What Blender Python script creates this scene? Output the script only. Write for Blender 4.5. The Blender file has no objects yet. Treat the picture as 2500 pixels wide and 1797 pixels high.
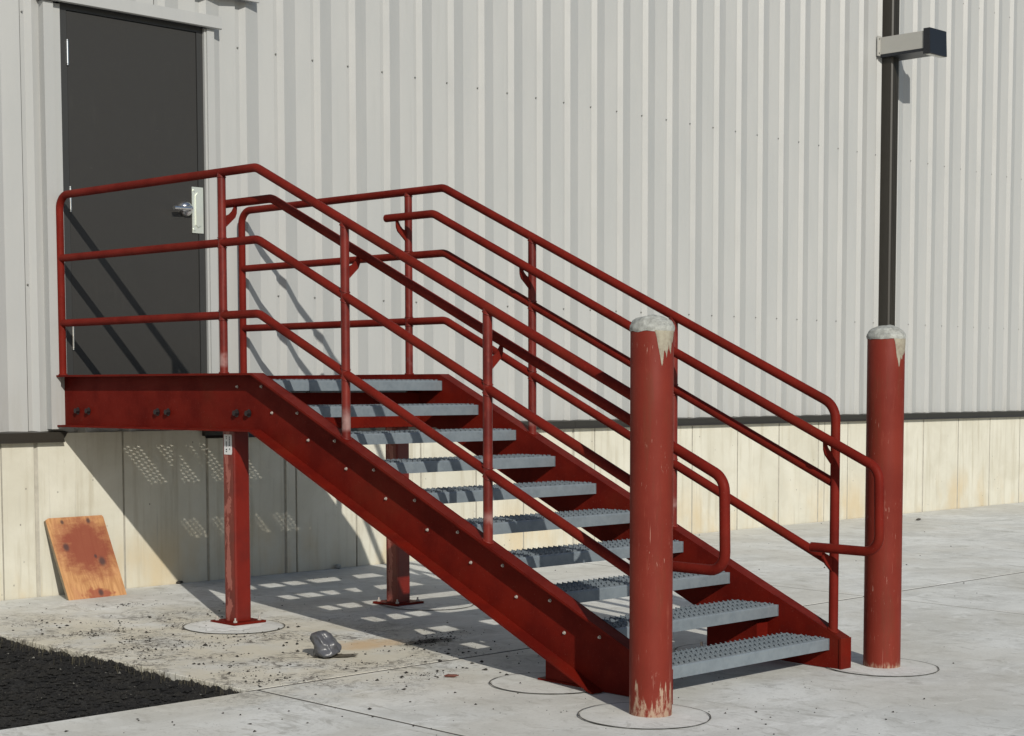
import bpy, math, random
from math import sin, cos, pi, radians, sqrt, atan2
from mathutils import Vector, noise

random.seed(7)
S = bpy.context.scene
COL = S.collection

# ------------------------------------------------------------------ camera
cam_d = bpy.data.cameras.new('camera')
cam = bpy.data.objects.new('camera', cam_d)
COL.objects.link(cam)
S.camera = cam
cam_d.sensor_fit = 'HORIZONTAL'
cam_d.sensor_width = 36.0
cam_d.lens = 4324.5 / 2500 * 36
cam_d.shift_x = -0.0003
cam_d.shift_y = (1272.55 - 898.5) / 2500
cam_d.clip_start = 0.1
cam_d.clip_end = 500
CAM = Vector((-5.6396, -9.231, 1.2224))
cam.location = CAM
yaw, pitch, roll = radians(45.727), radians(-4.31), radians(-0.101)
F = Vector((sin(yaw) * cos(pitch), cos(yaw) * cos(pitch), sin(pitch)))
R = Vector((cos(yaw), -sin(yaw), 0))
U = R.cross(F)
R2 = R * cos(roll) + U * sin(roll)
U2 = U * cos(roll) - R * sin(roll)
from mathutils import Matrix
M = Matrix((R2, U2, -F)).transposed()
cam.rotation_euler = M.to_euler()

# ------------------------------------------------------------------ light
SUN_D = Vector((0.51, 1.0, -0.585)).normalized()
sun_el = math.asin(-SUN_D.z)
world = bpy.data.worlds.new('World')
S.world = world
world.use_nodes = True
wn = world.node_tree
wn.nodes.clear()
sky = wn.nodes.new('ShaderNodeTexSky')
sky.sky_type = 'NISHITA'
sky.sun_disc = False
sky.sun_elevation = sun_el
sky.sun_rotation = atan2(-SUN_D.x, -SUN_D.y)
sky.air_density = 1.0
sky.dust_density = 0.6
sky.ozone_density = 1.6
bg = wn.nodes.new('ShaderNodeBackground')
bg.inputs[1].default_value = 0.074
wo = wn.nodes.new('ShaderNodeOutputWorld')
wn.links.new(sky.outputs[0], bg.inputs[0])
wn.links.new(bg.outputs[0], wo.inputs[0])
sd = bpy.data.lights.new('sun', 'SUN')
sd.energy = 3.75
sd.angle = radians(0.53)
sd.color = (1.0, 0.955, 0.86)
so = bpy.data.objects.new('sun', sd)
COL.objects.link(so)
so.location = (-6, -12, 9)
so.rotation_euler = SUN_D.to_track_quat('-Z', 'Y').to_euler()

S.view_settings.view_transform = 'Standard'
S.view_settings.look = 'None'
S.view_settings.gamma = 1
S.view_settings.use_curve_mapping = False
S.view_settings.exposure = 0.0


# ------------------------------------------------------------------ materials
class NT:
    def __init__(self, name):
        self.m = bpy.data.materials.new(name)
        self.m.use_nodes = True
        self.t = self.m.node_tree
        self.t.nodes.clear()
        self.out = self.n('ShaderNodeOutputMaterial')
        self.b = self.n('ShaderNodeBsdfPrincipled')
        self.l(self.b.outputs[0], self.out.inputs[0])

    def n(self, t, **k):
        x = self.t.nodes.new(t)
        for a, v in k.items():
            setattr(x, a, v)
        return x

    def l(self, a, b):
        self.t.links.new(a, b)

    def pos(self, kind='Position'):
        if kind == 'Position':
            return self.n('ShaderNodeNewGeometry').outputs['Position']
        return self.n('ShaderNodeTexCoord').outputs[kind]

    def mapv(self, src, scale=(1, 1, 1), loc=(0, 0, 0)):
        x = self.n('ShaderNodeMapping')
        x.inputs['Scale'].default_value = scale
        x.inputs['Location'].default_value = loc
        self.l(src, x.inputs['Vector'])
        return x.outputs[0]

    def noise(self, src, scale, detail=4, rough=0.55, dist=0.0):
        x = self.n('ShaderNodeTexNoise')
        x.inputs['Scale'].default_value = scale
        x.inputs['Detail'].default_value = detail
        x.inputs['Roughness'].default_value = rough
        x.inputs['Distortion'].default_value = dist
        self.l(src, x.inputs['Vector'])
        return x.outputs['Fac']

    def voro(self, src, scale, rnd=1.0):
        x = self.n('ShaderNodeTexVoronoi')
        x.inputs['Scale'].default_value = scale
        x.inputs['Randomness'].default_value = rnd
        self.l(src, x.inputs['Vector'])
        return x

    def ramp(self, f, a, b, va=0.0, vb=1.0):
        x = self.n('ShaderNodeMapRange')
        x.inputs['From Min'].default_value = a
        x.inputs['From Max'].default_value = b
        x.inputs['To Min'].default_value = va
        x.inputs['To Max'].default_value = vb
        x.interpolation_type = 'SMOOTHSTEP'
        self.l(f, x.inputs['Value'])
        return x.outputs[0]

    def math(self, op, a, b=None):
        x = self.n('ShaderNodeMath', operation=op)
        for i, v in enumerate((a, b)):
            if v is None:
                continue
            if isinstance(v, (int, float)):
                x.inputs[i].default_value = v
            else:
                self.l(v, x.inputs[i])
        return x.outputs[0]

    def mix(self, f, a, b):
        x = self.n('ShaderNodeMix', data_type='RGBA')
        x.clamp_factor = True
        if isinstance(f, (int, float)):
            x.inputs[0].default_value = f
        else:
            self.l(f, x.inputs[0])
        for i, v in ((6, a), (7, b)):
            if isinstance(v, tuple):
                x.inputs[i].default_value = (*v, 1)
            else:
                self.l(v, x.inputs[i])
        return x.outputs[2]

    def sep(self, v):
        x = self.n('ShaderNodeSeparateXYZ')
        self.l(v, x.inputs[0])
        return x.outputs

    def color(self, c):
        if isinstance(c, tuple):
            self.b.inputs['Base Color'].default_value = (*c, 1)
        else:
            self.l(c, self.b.inputs['Base Color'])

    def rough(self, r):
        if isinstance(r, (int, float)):
            self.b.inputs['Roughness'].default_value = r
        else:
            self.l(r, self.b.inputs['Roughness'])

    def metal(self, v):
        self.b.inputs['Metallic'].default_value = v

    def bump(self, h, strength=0.3, dist=0.01):
        x = self.n('ShaderNodeBump')
        x.inputs['Strength'].default_value = strength
        x.inputs['Distance'].default_value = dist
        self.l(h, x.inputs['Height'])
        self.l(x.outputs[0], self.b.inputs['Normal'])


RED = (0.125, 0.0085, 0.0045)
RED_D = (0.085, 0.0055, 0.0035)
RED_L = (0.165, 0.022, 0.013)


def red_paint(name, base=RED, dark=RED_D, light=RED_L, scuff=0.5):
    m = NT(name)
    p = m.pos()
    a = m.noise(p, 5, 5, 0.6)
    b = m.noise(m.mapv(p, (40, 40, 9)), 3, 4, 0.7)
    c = m.mix(m.ramp(a, 0.35, 0.7), base, dark)
    c = m.mix(m.math('MULTIPLY', m.ramp(b, 0.56, 0.8), scuff), c, light)
    r1 = m.noise(p, 2.3, 5, 0.7)
    c = m.mix(m.math('MULTIPLY', m.ramp(r1, 0.5, 0.68), 0.3), c, (0.115, 0.021, 0.010))
    r2 = m.noise(p, 24, 5, 0.75)
    c = m.mix(m.math('MULTIPLY', m.ramp(r2, 0.60, 0.72), 0.4), c, (0.07, 0.012, 0.008))
    sp = m.noise(p, 190, 2, 0.5)
    c = m.mix(m.math('MULTIPLY', m.ramp(sp, 0.70, 0.78), 0.35), c, (0.42, 0.22, 0.17))
    m.color(c)
    m.rough(m.ramp(a, 0.2, 0.8, 0.45, 0.65))
    m.b.inputs['Specular IOR Level'].default_value = 0.06
    m.bump(m.noise(p, 160, 3), 0.12, 0.002)
    return m.m


M_RED = red_paint('red_primer')
M_RAIL = red_paint('red_primer_rail', (0.150, 0.0135, 0.0085), (0.105, 0.009, 0.006), (0.20, 0.032, 0.02), 0.6)


def post_mat():
    m = NT('red_primer_post')
    g = m.sep(m.pos('Generated'))[2]
    p = m.pos()
    a = m.noise(p, 6, 5, 0.6)
    c = m.mix(m.ramp(a, 0.35, 0.7), (0.155, 0.015, 0.009), RED_D)
    b = m.noise(m.mapv(p, (30, 30, 7)), 2, 4, 0.65)
    c = m.mix(m.math('MULTIPLY', m.ramp(b, 0.55, 0.78), 0.6), c, (0.24, 0.045, 0.03))
    # bare, sanded band just above the weld
    up = m.ramp(g, 0.035, 0.06)
    dn = m.ramp(g, 0.09, 0.17, 1, 0)
    k = m.math('MULTIPLY', m.math('MULTIPLY', up, dn), m.ramp(m.noise(p, 9, 3), 0.38, 0.6))
    c = m.mix(m.math('MULTIPLY', k, 0.5), c, (0.42, 0.30, 0.28))
    m.color(c)
    m.rough(0.45)
    m.b.inputs['Specular IOR Level'].default_value = 0.3
    m.bump(m.noise(p, 150, 3), 0.1, 0.002)
    return m.m


M_POST = post_mat()


def column_mat():
    m = NT('red_primer_peeling')
    p = m.pos()
    a = m.noise(p, 5, 5, 0.6)
    c = m.mix(m.ramp(a, 0.35, 0.7), (0.15, 0.009, 0.004), RED_D)
    # pale sanded patches running down the outer (-X) face
    nx = m.sep(m.n('ShaderNodeNewGeometry').outputs['Normal'])[0]
    n1 = m.noise(m.mapv(p, (1, 17, 6.5)), 1.5, 4, 0.6, 0.9)
    yy = m.math('ABSOLUTE', m.math('ADD', m.sep(p)[1], 1.590))
    n1 = m.math('SUBTRACT', n1, m.math('MULTIPLY', yy, 8.0))
    n1 = m.math('ADD', n1, m.math('MULTIPLY', m.math('SUBTRACT', m.noise(p, 60, 4, 0.7), 0.5), 0.16))
    k = m.math('MULTIPLY', m.ramp(n1, 0.375, 0.39), m.ramp(nx, -0.3, -0.9))
    c = m.mix(m.math('MULTIPLY', k, 0.8), c, (0.31, 0.095, 0.075))
    m.color(c)
    m.rough(0.36)
    m.bump(m.noise(p, 120, 3), 0.1, 0.002)
    return m.m


M_COLUMN = column_mat()


def bollard_mat(nm, WEAR):
    m = NT(nm)
    p = m.pos('Object')
    w = m.pos()
    z = m.sep(p)[2]
    a = m.noise(w, 3.2, 5, 0.6)
    c = m.mix(m.ramp(a, 0.3, 0.7), (0.172, 0.0245, 0.0150), (0.138, 0.0175, 0.0108))
    # long faint scuffs
    b = m.noise(m.mapv(w, (22, 22, 2.4)), 2.2, 5, 0.7)
    c = m.mix(m.math('MULTIPLY', m.ramp(b, 0.58, 0.78), 0.6), c, (0.27, 0.075, 0.05))
    s2 = m.noise(m.mapv(w, (60, 60, 8)), 2, 4, 0.75)
    k2 = m.math('MULTIPLY', m.ramp(s2, 0.635, 0.69), m.ramp(m.noise(w, 5.5, 2), 0.47, 0.58))
    c = m.mix(m.math('MULTIPLY', k2, 0.8), c, (0.42, 0.24, 0.19))
    ru = m.noise(m.mapv(w, (9, 9, 1.3)), 1.6, 5, 0.7)
    c = m.mix(m.math('MULTIPLY', m.ramp(ru, 0.52, 0.70), 0.55), c, (0.125, 0.030, 0.016))
    s3 = m.noise(m.mapv(w, (75, 75, 2.2)), 1.5, 3, 0.6)
    k3 = m.math('MULTIPLY', m.ramp(s3, 0.66, 0.72), m.ramp(m.noise(w, 3.5, 2), 0.47, 0.58))
    c = m.mix(m.math('MULTIPLY', k3, 0.55), c, (0.42, 0.22, 0.17))
    # paint worn away at the foot, in upward streaks
    st = m.noise(m.mapv(w, (26, 26, 3.5)), 1.4, 4, 0.65)
    lim = m.math('MULTIPLY', m.ramp(st, 0.36, 0.72), WEAR)
    lim = m.math('ADD', lim, 0.012 + WEAR * .12)
    k = m.ramp(m.math('SUBTRACT', lim, z), -0.01, 0.02)
    k = m.math('MULTIPLY', k, m.ramp(m.noise(m.mapv(w, (1, 1, .4)), 55, 5, 0.75), 0.36, 0.58))
    c = m.mix(m.math('MULTIPLY', k, 0.75), c, (0.40, 0.31, 0.225))
    m.color(c)
    m.rough(m.ramp(a, 0.2, 0.8, 0.5, 0.68))
    m.b.inputs['Specular IOR Level'].default_value = 0.14
    m.bump(m.noise(w, 90, 4), 0.15, 0.003)
    return m.m


M_BOLLARD = bollard_mat('red_bollard_paint_worn', 0.15)
M_BOLLARD2 = bollard_mat('red_bollard_paint', 0.02)


def cement_mat(name, c1, c2, sc=40):
    m = NT(name)
    p = m.pos()
    a = m.noise(p, sc, 5, 0.7)
    c = m.mix(m.ramp(a, 0.3, 0.7), c1, c2)
    v = m.voro(p, sc * 3).outputs['Distance']
    c = m.mix(m.math('MULTIPLY', m.ramp(v, 0.12, 0.05), m.ramp(m.noise(p, sc * .7, 2), 0.5, 0.6)), c, (0.14, 0.13, 0.12))
    m.color(c)
    m.rough(0.9)
    m.bump(a, 0.5, 0.006)
    return m.m


M_CAP = cement_mat('cap_concrete', (0.41, 0.42, 0.39), (0.22, 0.222, 0.205))
M_DRIP = cement_mat('dried_cement', (0.33, 0.305, 0.235), (0.22, 0.185, 0.14), 25)


def siding_mat():
    m = NT('stone_white_siding')
    p = m.pos()
    a = m.noise(m.mapv(p, (2.2, 2.2, 0.5)), 1.5, 4, 0.6)
    c = m.mix(m.ramp(a, 0.3, 0.7), (0.394, 0.397, 0.388), (0.370, 0.376, 0.370))
    d = m.noise(m.mapv(p, (30, 30, 1.0)), 1.2, 3, 0.6)
    c = m.mix(m.math('MULTIPLY', m.ramp(d, 0.55, 0.8), 0.25), c, (0.33, 0.335, 0.322))
    z = m.sep(p)[2]
    k = m.math('MULTIPLY', m.ramp(z, 1.5, 0.95), m.ramp(m.noise(m.mapv(p, (14, 14, 1.2)), 1.4, 5, 0.7), 0.42, 0.68))
    c = m.mix(m.math('MULTIPLY', k, 0.3), c, (0.30, 0.285, 0.25))
    m.color(c)
    m.rough(m.ramp(m.noise(p, 2.5, 4, 0.6), 0.3, 0.7, 0.30, 0.44))
    m.b.inputs['Specular IOR Level'].default_value = 0.45
    m.bump(m.noise(m.mapv(p, (5, 5, 1.5)), 1.0, 3), 0.22, 0.012)
    return m.m


M_SIDING = siding_mat()


def simple(name, col, rough=0.5, metal=0.0, var=0.12, sc=12, bump=0.05):
    m = NT(name)
    p = m.pos()
    a = m.noise(p, sc, 4, 0.6)
    d = tuple(x * (1 - var) for x in col)
    e = tuple(min(1, x * (1 + var)) for x in col)
    m.color(m.mix(a, d, e))
    m.rough(rough)
    m.metal(metal)
    if bump:
        m.bump(m.noise(p, sc * 8, 3), bump, 0.003)
    return m.m


def door_mat():
    m = NT('dark_bronze_door')
    p = m.pos()
    a = m.noise(p, 2.2, 6, 0.65)
    c = m.mix(m.ramp(a, 0.35, 0.68), (0.0285, 0.027, 0.0245), (0.0235, 0.0222, 0.0203))
    b = m.noise(m.mapv(p, (14, 14, 2)), 1.5, 5, 0.7)
    c = m.mix(m.math('MULTIPLY', m.ramp(b, 0.56, 0.74), 0.35), c, (0.040, 0.038, 0.034))
    d = m.noise(m.mapv(p, (7, 7, 40)), 1.5, 4, 0.7)
    c = m.mix(m.math('MULTIPLY', m.math('MULTIPLY', m.ramp(d, 0.62, 0.70), m.ramp(m.noise(p, 3.1, 2), 0.5, 0.6)), 0.5), c, (0.055, 0.052, 0.046))
    m.color(c)
    m.rough(m.ramp(a, 0.3, 0.7, 0.45, 0.6))
    m.bump(m.noise(p, 1.6, 2), 0.06, 0.01)
    return m.m


M_DOOR = door_mat()
M_FRAME = simple('dark_bronze_frame', (0.030, 0.030, 0.029), 0.5, 0, 0.1, 3, 0.04)
M_BRONZE = simple('bronze_trim', (0.024, 0.021, 0.016), 0.42, 0, 0.15, 5, 0.03)
M_GAP = simple('painted_gap_shade', (0.008, 0.008, 0.008), 0.9, 0, 0.1, 5, 0)  # shade behind the door leaf, put in as near-black colour
M_STEEL = simple('bright_steel', (0.72, 0.73, 0.74), 0.28, 1.0, 0.06, 30, 0.02)
M_GUARD = simple('zinc_guard_plate', (0.70, 0.73, 0.66), 0.38, 0.6, 0.06, 20, 0.02)
M_BOLTD = simple('black_bolt', (0.020, 0.015, 0.016), 0.45, 0.3, 0.1, 60, 0)
M_BOLTS = simple('zinc_bolt', (0.42, 0.385, 0.35), 0.5, 0.2, 0.1, 60, 0)
M_SCREW = simple('screw_grey', (0.22, 0.22, 0.21), 0.5, 0.3, 0.2, 60, 0)
M_BLACK = simple('black_head_and_arm_shade', (0.008, 0.0095, 0.014), 0.4, 0, 0.1, 10, 0.02)  # lamp head's own black; also painted shade under the arm
M_ARM = simple('grey_lamp_arm', (0.36, 0.355, 0.33), 0.5, 0, 0.05, 10, 0.02)
M_LENS = simple('lamp_lens', (0.6, 0.6, 0.56), 0.3, 0, 0.05, 10, 0)
M_PAPER = simple('label_paper', (0.62, 0.63, 0.64), 0.6, 0, 0.06, 30, 0)
M_INK = simple('label_ink', (0.05, 0.055, 0.06), 0.7, 0, 0.1, 30, 0)
M_CORE = simple('wall_core', (0.18, 0.18, 0.17), 0.9, 0, 0.05, 3, 0)


def galv_mat():
    m = NT('galvanised_tread')
    p = m.pos()
    v = m.voro(m.mapv(p, (1, 1, 1)), 55)
    a = m.noise(p, 14, 4, 0.6)
    c = m.mix(m.ramp(a, 0.3, 0.7), (0.205, 0.240, 0.268), (0.160, 0.190, 0.215))
    sep = m.n('ShaderNodeSeparateColor')
    m.l(v.outputs['Color'], sep.inputs[0])
    c = m.mix(m.math('MULTIPLY', sep.outputs[0], 0.3), c, (0.25, 0.28, 0.30))
    m.color(c)
    m.rough(m.ramp(a, 0.3, 0.7, 0.42, 0.58))
    m.metal(0.25)
    return m.m


M_GALV = galv_mat()


def foundation_mat():
    m = NT('cast_foundation_concrete')
    p = m.pos()
    xyz = m.sep(p)
    z = xyz[2]
    a = m.noise(p, 2.6, 6, 0.62, 0.5)
    c = m.mix(m.ramp(a, 0.3, 0.72), (0.59, 0.572, 0.49), (0.51, 0.488, 0.405))
    st = m.noise(m.mapv(p, (9, 1, 0.55)), 1.8, 5, 0.65)
    c = m.mix(m.math('MULTIPLY', m.ramp(st, 0.48, 0.72), 0.65), c, (0.40, 0.365, 0.28))
    # tide of ochre dirt splashed on the foot
    ti = m.noise(m.mapv(p, (1.3, 1, 0.7)), 1.7, 4, 0.6)
    k = m.math('MULTIPLY', m.ramp(z, 0.5, 0.12), m.ramp(ti, 0.42, 0.68))
    c = m.mix(m.math('MULTIPLY', k, 0.7), c, (0.53, 0.42, 0.255))
    # grey bleed lines
    g = m.noise(m.mapv(p, (26, 1, 0.8)), 1.3, 4, 0.6)
    c = m.mix(m.math('MULTIPLY', m.ramp(g, 0.62, 0.75), 0.38), c, (0.31, 0.295, 0.26))
    # bug holes
    v = m.voro(m.mapv(p, (1, 1, 0.8)), 15).outputs['Distance']
    hole = m.math('MULTIPLY', m.ramp(v, 0.10, 0.045), m.ramp(m.noise(p, 6, 2), 0.5, 0.58))
    c = m.mix(m.math('MULTIPLY', hole, 0.8), c, (0.17, 0.16, 0.14))
    v2 = m.noise(m.mapv(p, (60, 60, 16)), 1, 3, 0.7)
    k2 = m.math('MULTIPLY', m.ramp(v2, 0.66, 0.73), m.ramp(m.noise(p, 3.1, 2), 0.5, 0.6))
    c = m.mix(m.math('MULTIPLY', k2, 0.7), c, (0.28, 0.25, 0.2))
    m.color(c)
    m.rough(0.85)
    m.bump(m.math('SUBTRACT', m.noise(p, 35, 5, 0.65), hole), 0.25, 0.006)
    return m.m


M_FOUND = foundation_mat()
M_SEAM = simple('form_seam_concrete', (0.40, 0.38, 0.325), 0.9, 0, 0.3, 18, 0.3)


def slab_mat(name, c1, c2, dirt=True):
    m = NT(name)
    p = m.pos()
    a = m.noise(m.mapv(p, (1, 1.35, 1)), 1.5, 7, 0.68, 0.7)
    c = m.mix(m.ramp(a, 0.36, 0.66), c1, c2)
    # trowel arcs, pale laitance and damp-looking mottles
    b = m.noise(m.mapv(p, (1.2, 3.0, 1)), 2.7, 7, 0.72, 1.0)
    c = m.mix(m.math('MULTIPLY', m.ramp(b, 0.52, 0.68), 0.75), c, (0.76, 0.765, 0.745))
    b2 = m.noise(m.mapv(p, (3.6, 1.6, 1)), 3.0, 7, 0.74, 0.8)
    c = m.mix(m.math('MULTIPLY', m.ramp(b2, 0.51, 0.66), 0.72), c, (0.375, 0.37, 0.34))
    b3 = m.noise(p, 7.5, 6, 0.75, 0.5)
    c = m.mix(m.math('MULTIPLY', m.ramp(b3, 0.55, 0.70), 0.4), c, (0.40, 0.39, 0.35))
    big = m.noise(m.mapv(p, (1, 1, 1), (5.1, 2.2, 0)), 0.8, 4, 0.6)
    c = m.mix(m.math('MULTIPLY', m.ramp(big, 0.42, 0.62), 0.45), c, (0.50, 0.475, 0.41))
    f = m.noise(p, 70, 4, 0.7)
    c = m.mix(m.math('MULTIPLY', m.ramp(f, 0.5, 0.75), 0.32), c, (0.28, 0.27, 0.25))
    sp = m.noise(p, 38, 3, 0.6)
    c = m.mix(m.math('MULTIPLY', m.ramp(sp, 0.70, 0.74), 0.6), c, (0.13, 0.125, 0.115))
    if dirt:
        # tan mud film and dark soil trodden out of the bed
        d = m.n('ShaderNodeVectorMath', operation='LENGTH')
        m.l(m.mapv(p, (0.62, 0.5, 0.0), (0.35, 1.05, 0)), d.inputs[0])
        near = m.ramp(d.outputs['Value'], 1.05, 0.4)
        t = m.noise(p, 2.2, 6, 0.65)
        c = m.mix(m.math('MULTIPLY', m.math('MULTIPLY', near, m.ramp(t, 0.33, 0.58)), 0.62), c, (0.60, 0.54, 0.405))
        e = m.noise(p, 13, 7, 0.8, 1.6)
        e2 = m.noise(m.mapv(p, (1, 1, 1), (3.3, 1.7, 0)), 2.6, 3, 0.55)
        k = m.math('MULTIPLY', m.ramp(e, 0.50, 0.575), m.ramp(e2, 0.45, 0.56))
        c = m.mix(m.math('MULTIPLY', m.math('MULTIPLY', k, near), 0.85), c, (0.115, 0.10, 0.085))
        e4 = m.noise(m.mapv(p, (1, 1, 1), (9.3, 4.7, 0)), 30, 5, 0.75, 1.0)
        k4 = m.math('MULTIPLY', m.ramp(e4, 0.545, 0.60), m.ramp(e2, 0.40, 0.54))
        c = m.mix(m.math('MULTIPLY', m.math('MULTIPLY', k4, near), 0.8), c, (0.10, 0.09, 0.075))
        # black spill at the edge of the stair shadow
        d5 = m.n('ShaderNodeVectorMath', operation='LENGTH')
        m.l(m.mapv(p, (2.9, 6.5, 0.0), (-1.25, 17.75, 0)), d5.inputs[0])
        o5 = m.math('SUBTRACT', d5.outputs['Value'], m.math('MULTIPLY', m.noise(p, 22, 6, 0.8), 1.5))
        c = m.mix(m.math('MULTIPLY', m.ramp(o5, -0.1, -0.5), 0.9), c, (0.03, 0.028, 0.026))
        # orange stain beside the bag
        d2 = m.n('ShaderNodeVectorMath', operation='LENGTH')
        m.l(m.mapv(p, (2.6, 4.2, 0.0), (-0.30, 10.9, 0)), d2.inputs[0])
        o = m.math('SUBTRACT', d2.outputs['Value'], m.math('MULTIPLY', m.noise(p, 9, 6, 0.7), 1.2))
        c = m.mix(m.math('MULTIPLY', m.ramp(o, 0.15, -0.45), 0.7), c, (0.58, 0.38, 0.19))
    m.color(c)
    m.rough(m.ramp(a, 0.3, 0.7, 0.72, 0.9))
    m.bump(m.math('ADD', m.noise(p, 60, 5, 0.7), b2), 0.16, 0.004)
    return m.m


M_SLAB = slab_mat('broom_concrete', (0.70, 0.705, 0.68), (0.535, 0.537, 0.51))
M_PATCH = slab_mat('infill_concrete', (0.69, 0.695, 0.67), (0.60, 0.602, 0.575), False)
M_CHALK = slab_mat('pale_dust_concrete', (0.80, 0.80, 0.79), (0.72, 0.72, 0.70), False)
M_JOINT = simple('joint_filler', (0.085, 0.08, 0.07), 0.95, 0, 0.4, 30, 0)
M_GROUND = simple('subgrade', (0.06, 0.055, 0.05), 1.0, 0, 0.3, 8, 0)


def soil_mat():
    m = NT('black_soil')
    p = m.pos()
    a = m.noise(p, 9, 6, 0.7)
    c = m.mix(m.ramp(a, 0.35, 0.7), (0.003, 0.003, 0.0035), (0.016, 0.0145, 0.012))
    s = m.noise(p, 120, 2)
    c = m.mix(m.ramp(s, 0.64, 0.72), c, (0.075, 0.07, 0.06))
    m.color(c)
    m.rough(0.95)
    m.bump(m.noise(p, 60, 5, 0.7), 0.8, 0.02)
    return m.m


M_SOIL = soil_mat()
M_PEB = simple('bed_pebble', (0.13, 0.125, 0.11), 0.85, 0, 0.5, 50, 0)
M_STEM = simple('dry_stem', (0.07, 0.062, 0.04), 0.9, 0, 0.5, 50, 0)
M_CRUMB = simple('soil_crumb', (0.028, 0.025, 0.021), 0.95, 0, 0.5, 40, 0)


def ply_mat():
    m = NT('stained_plywood')
    p = m.pos('Object')
    xyz = m.sep(p)
    g = m.noise(m.mapv(p, (16, 1, 2.2)), 1.5, 6, 0.65, 1.5)
    c = m.mix(m.ramp(g, 0.35, 0.68), (0.54, 0.29, 0.125), (0.38, 0.18, 0.07))
    w = m.noise(m.mapv(p, (6, 1, 4)), 1.1, 4, 0.6, 0.8)
    c = m.mix(m.math('MULTIPLY', m.ramp(w, 0.5, 0.66), 0.55), c, (0.40, 0.17, 0.085))
    # red primer overspray in the middle
    d = m.n('ShaderNodeVectorMath', operation='LENGTH')
    m.l(m.mapv(p, (6.2, 0, 6.4), (-0.16, 0, -2.08)), d.inputs[0])
    o = m.math('SUBTRACT', d.outputs['Value'], m.math('MULTIPLY', m.noise(m.mapv(p, (.8, 1, 1.5)), 13, 6, 0.72), 2.0))
    c = m.mix(m.math('MULTIPLY', m.ramp(o, 0.7, -0.4), 0.9), c, (0.20, 0.036, 0.02))
    # smudges along the foot
    d3 = m.n('ShaderNodeVectorMath', operation='LENGTH')
    m.l(m.mapv(p, (7, 0, 13), (-0.1, 0, -0.25)), d3.inputs[0])
    o3 = m.math('SUBTRACT', d3.outputs['Value'], m.math('MULTIPLY', m.noise(p, 26, 4), 1.4))
    c = m.mix(m.math('MULTIPLY', m.ramp(o3, 0.05, -0.3), 0.8), c, (0.25, 0.05, 0.03))
    # knots
    for kx, kz, s in ((-0.095, 0.49, 60), (0.085, 0.49, 50), (-0.115, 0.33, 34), (0.10, 0.225, 30), (0.065, 0.26, 70), (0.03, 0.03, 40)):
        d2 = m.n('ShaderNodeVectorMath', operation='LENGTH')
        m.l(m.mapv(p, (s, 0, s * .8), (-kx * s, 0, -kz * s * .8)), d2.inputs[0])
        c = m.mix(m.math('MULTIPLY', m.ramp(d2.outputs['Value'], 1.0, 0.3), 0.85), c, (0.05, 0.03, 0.03))
    m.color(c)
    m.rough(0.7)
    m.bump(g, 0.15, 0.003)
    return m.m


M_PLY = ply_mat()
M_PLYEDGE = simple('plywood_edge', (0.20, 0.155, 0.10), 0.85, 0, 0.3, 60, 0.2)
M_BAG = simple('grey_plastic_bag', (0.075, 0.077, 0.087), 0.34, 0, 0.3, 14, 0.2)
M_MUD = simple('dark_mud', (0.10, 0.085, 0.06), 0.95, 0, 0.4, 40, 0.5)
M_CHIP = simple('red_chip', (0.12, 0.035, 0.022), 0.7, 0, 0.3, 60, 0.2)
M_LEAF = simple('dark_leaf_litter', (0.07, 0.06, 0.05), 0.9, 0, 0.4, 60, 0.2)


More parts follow.
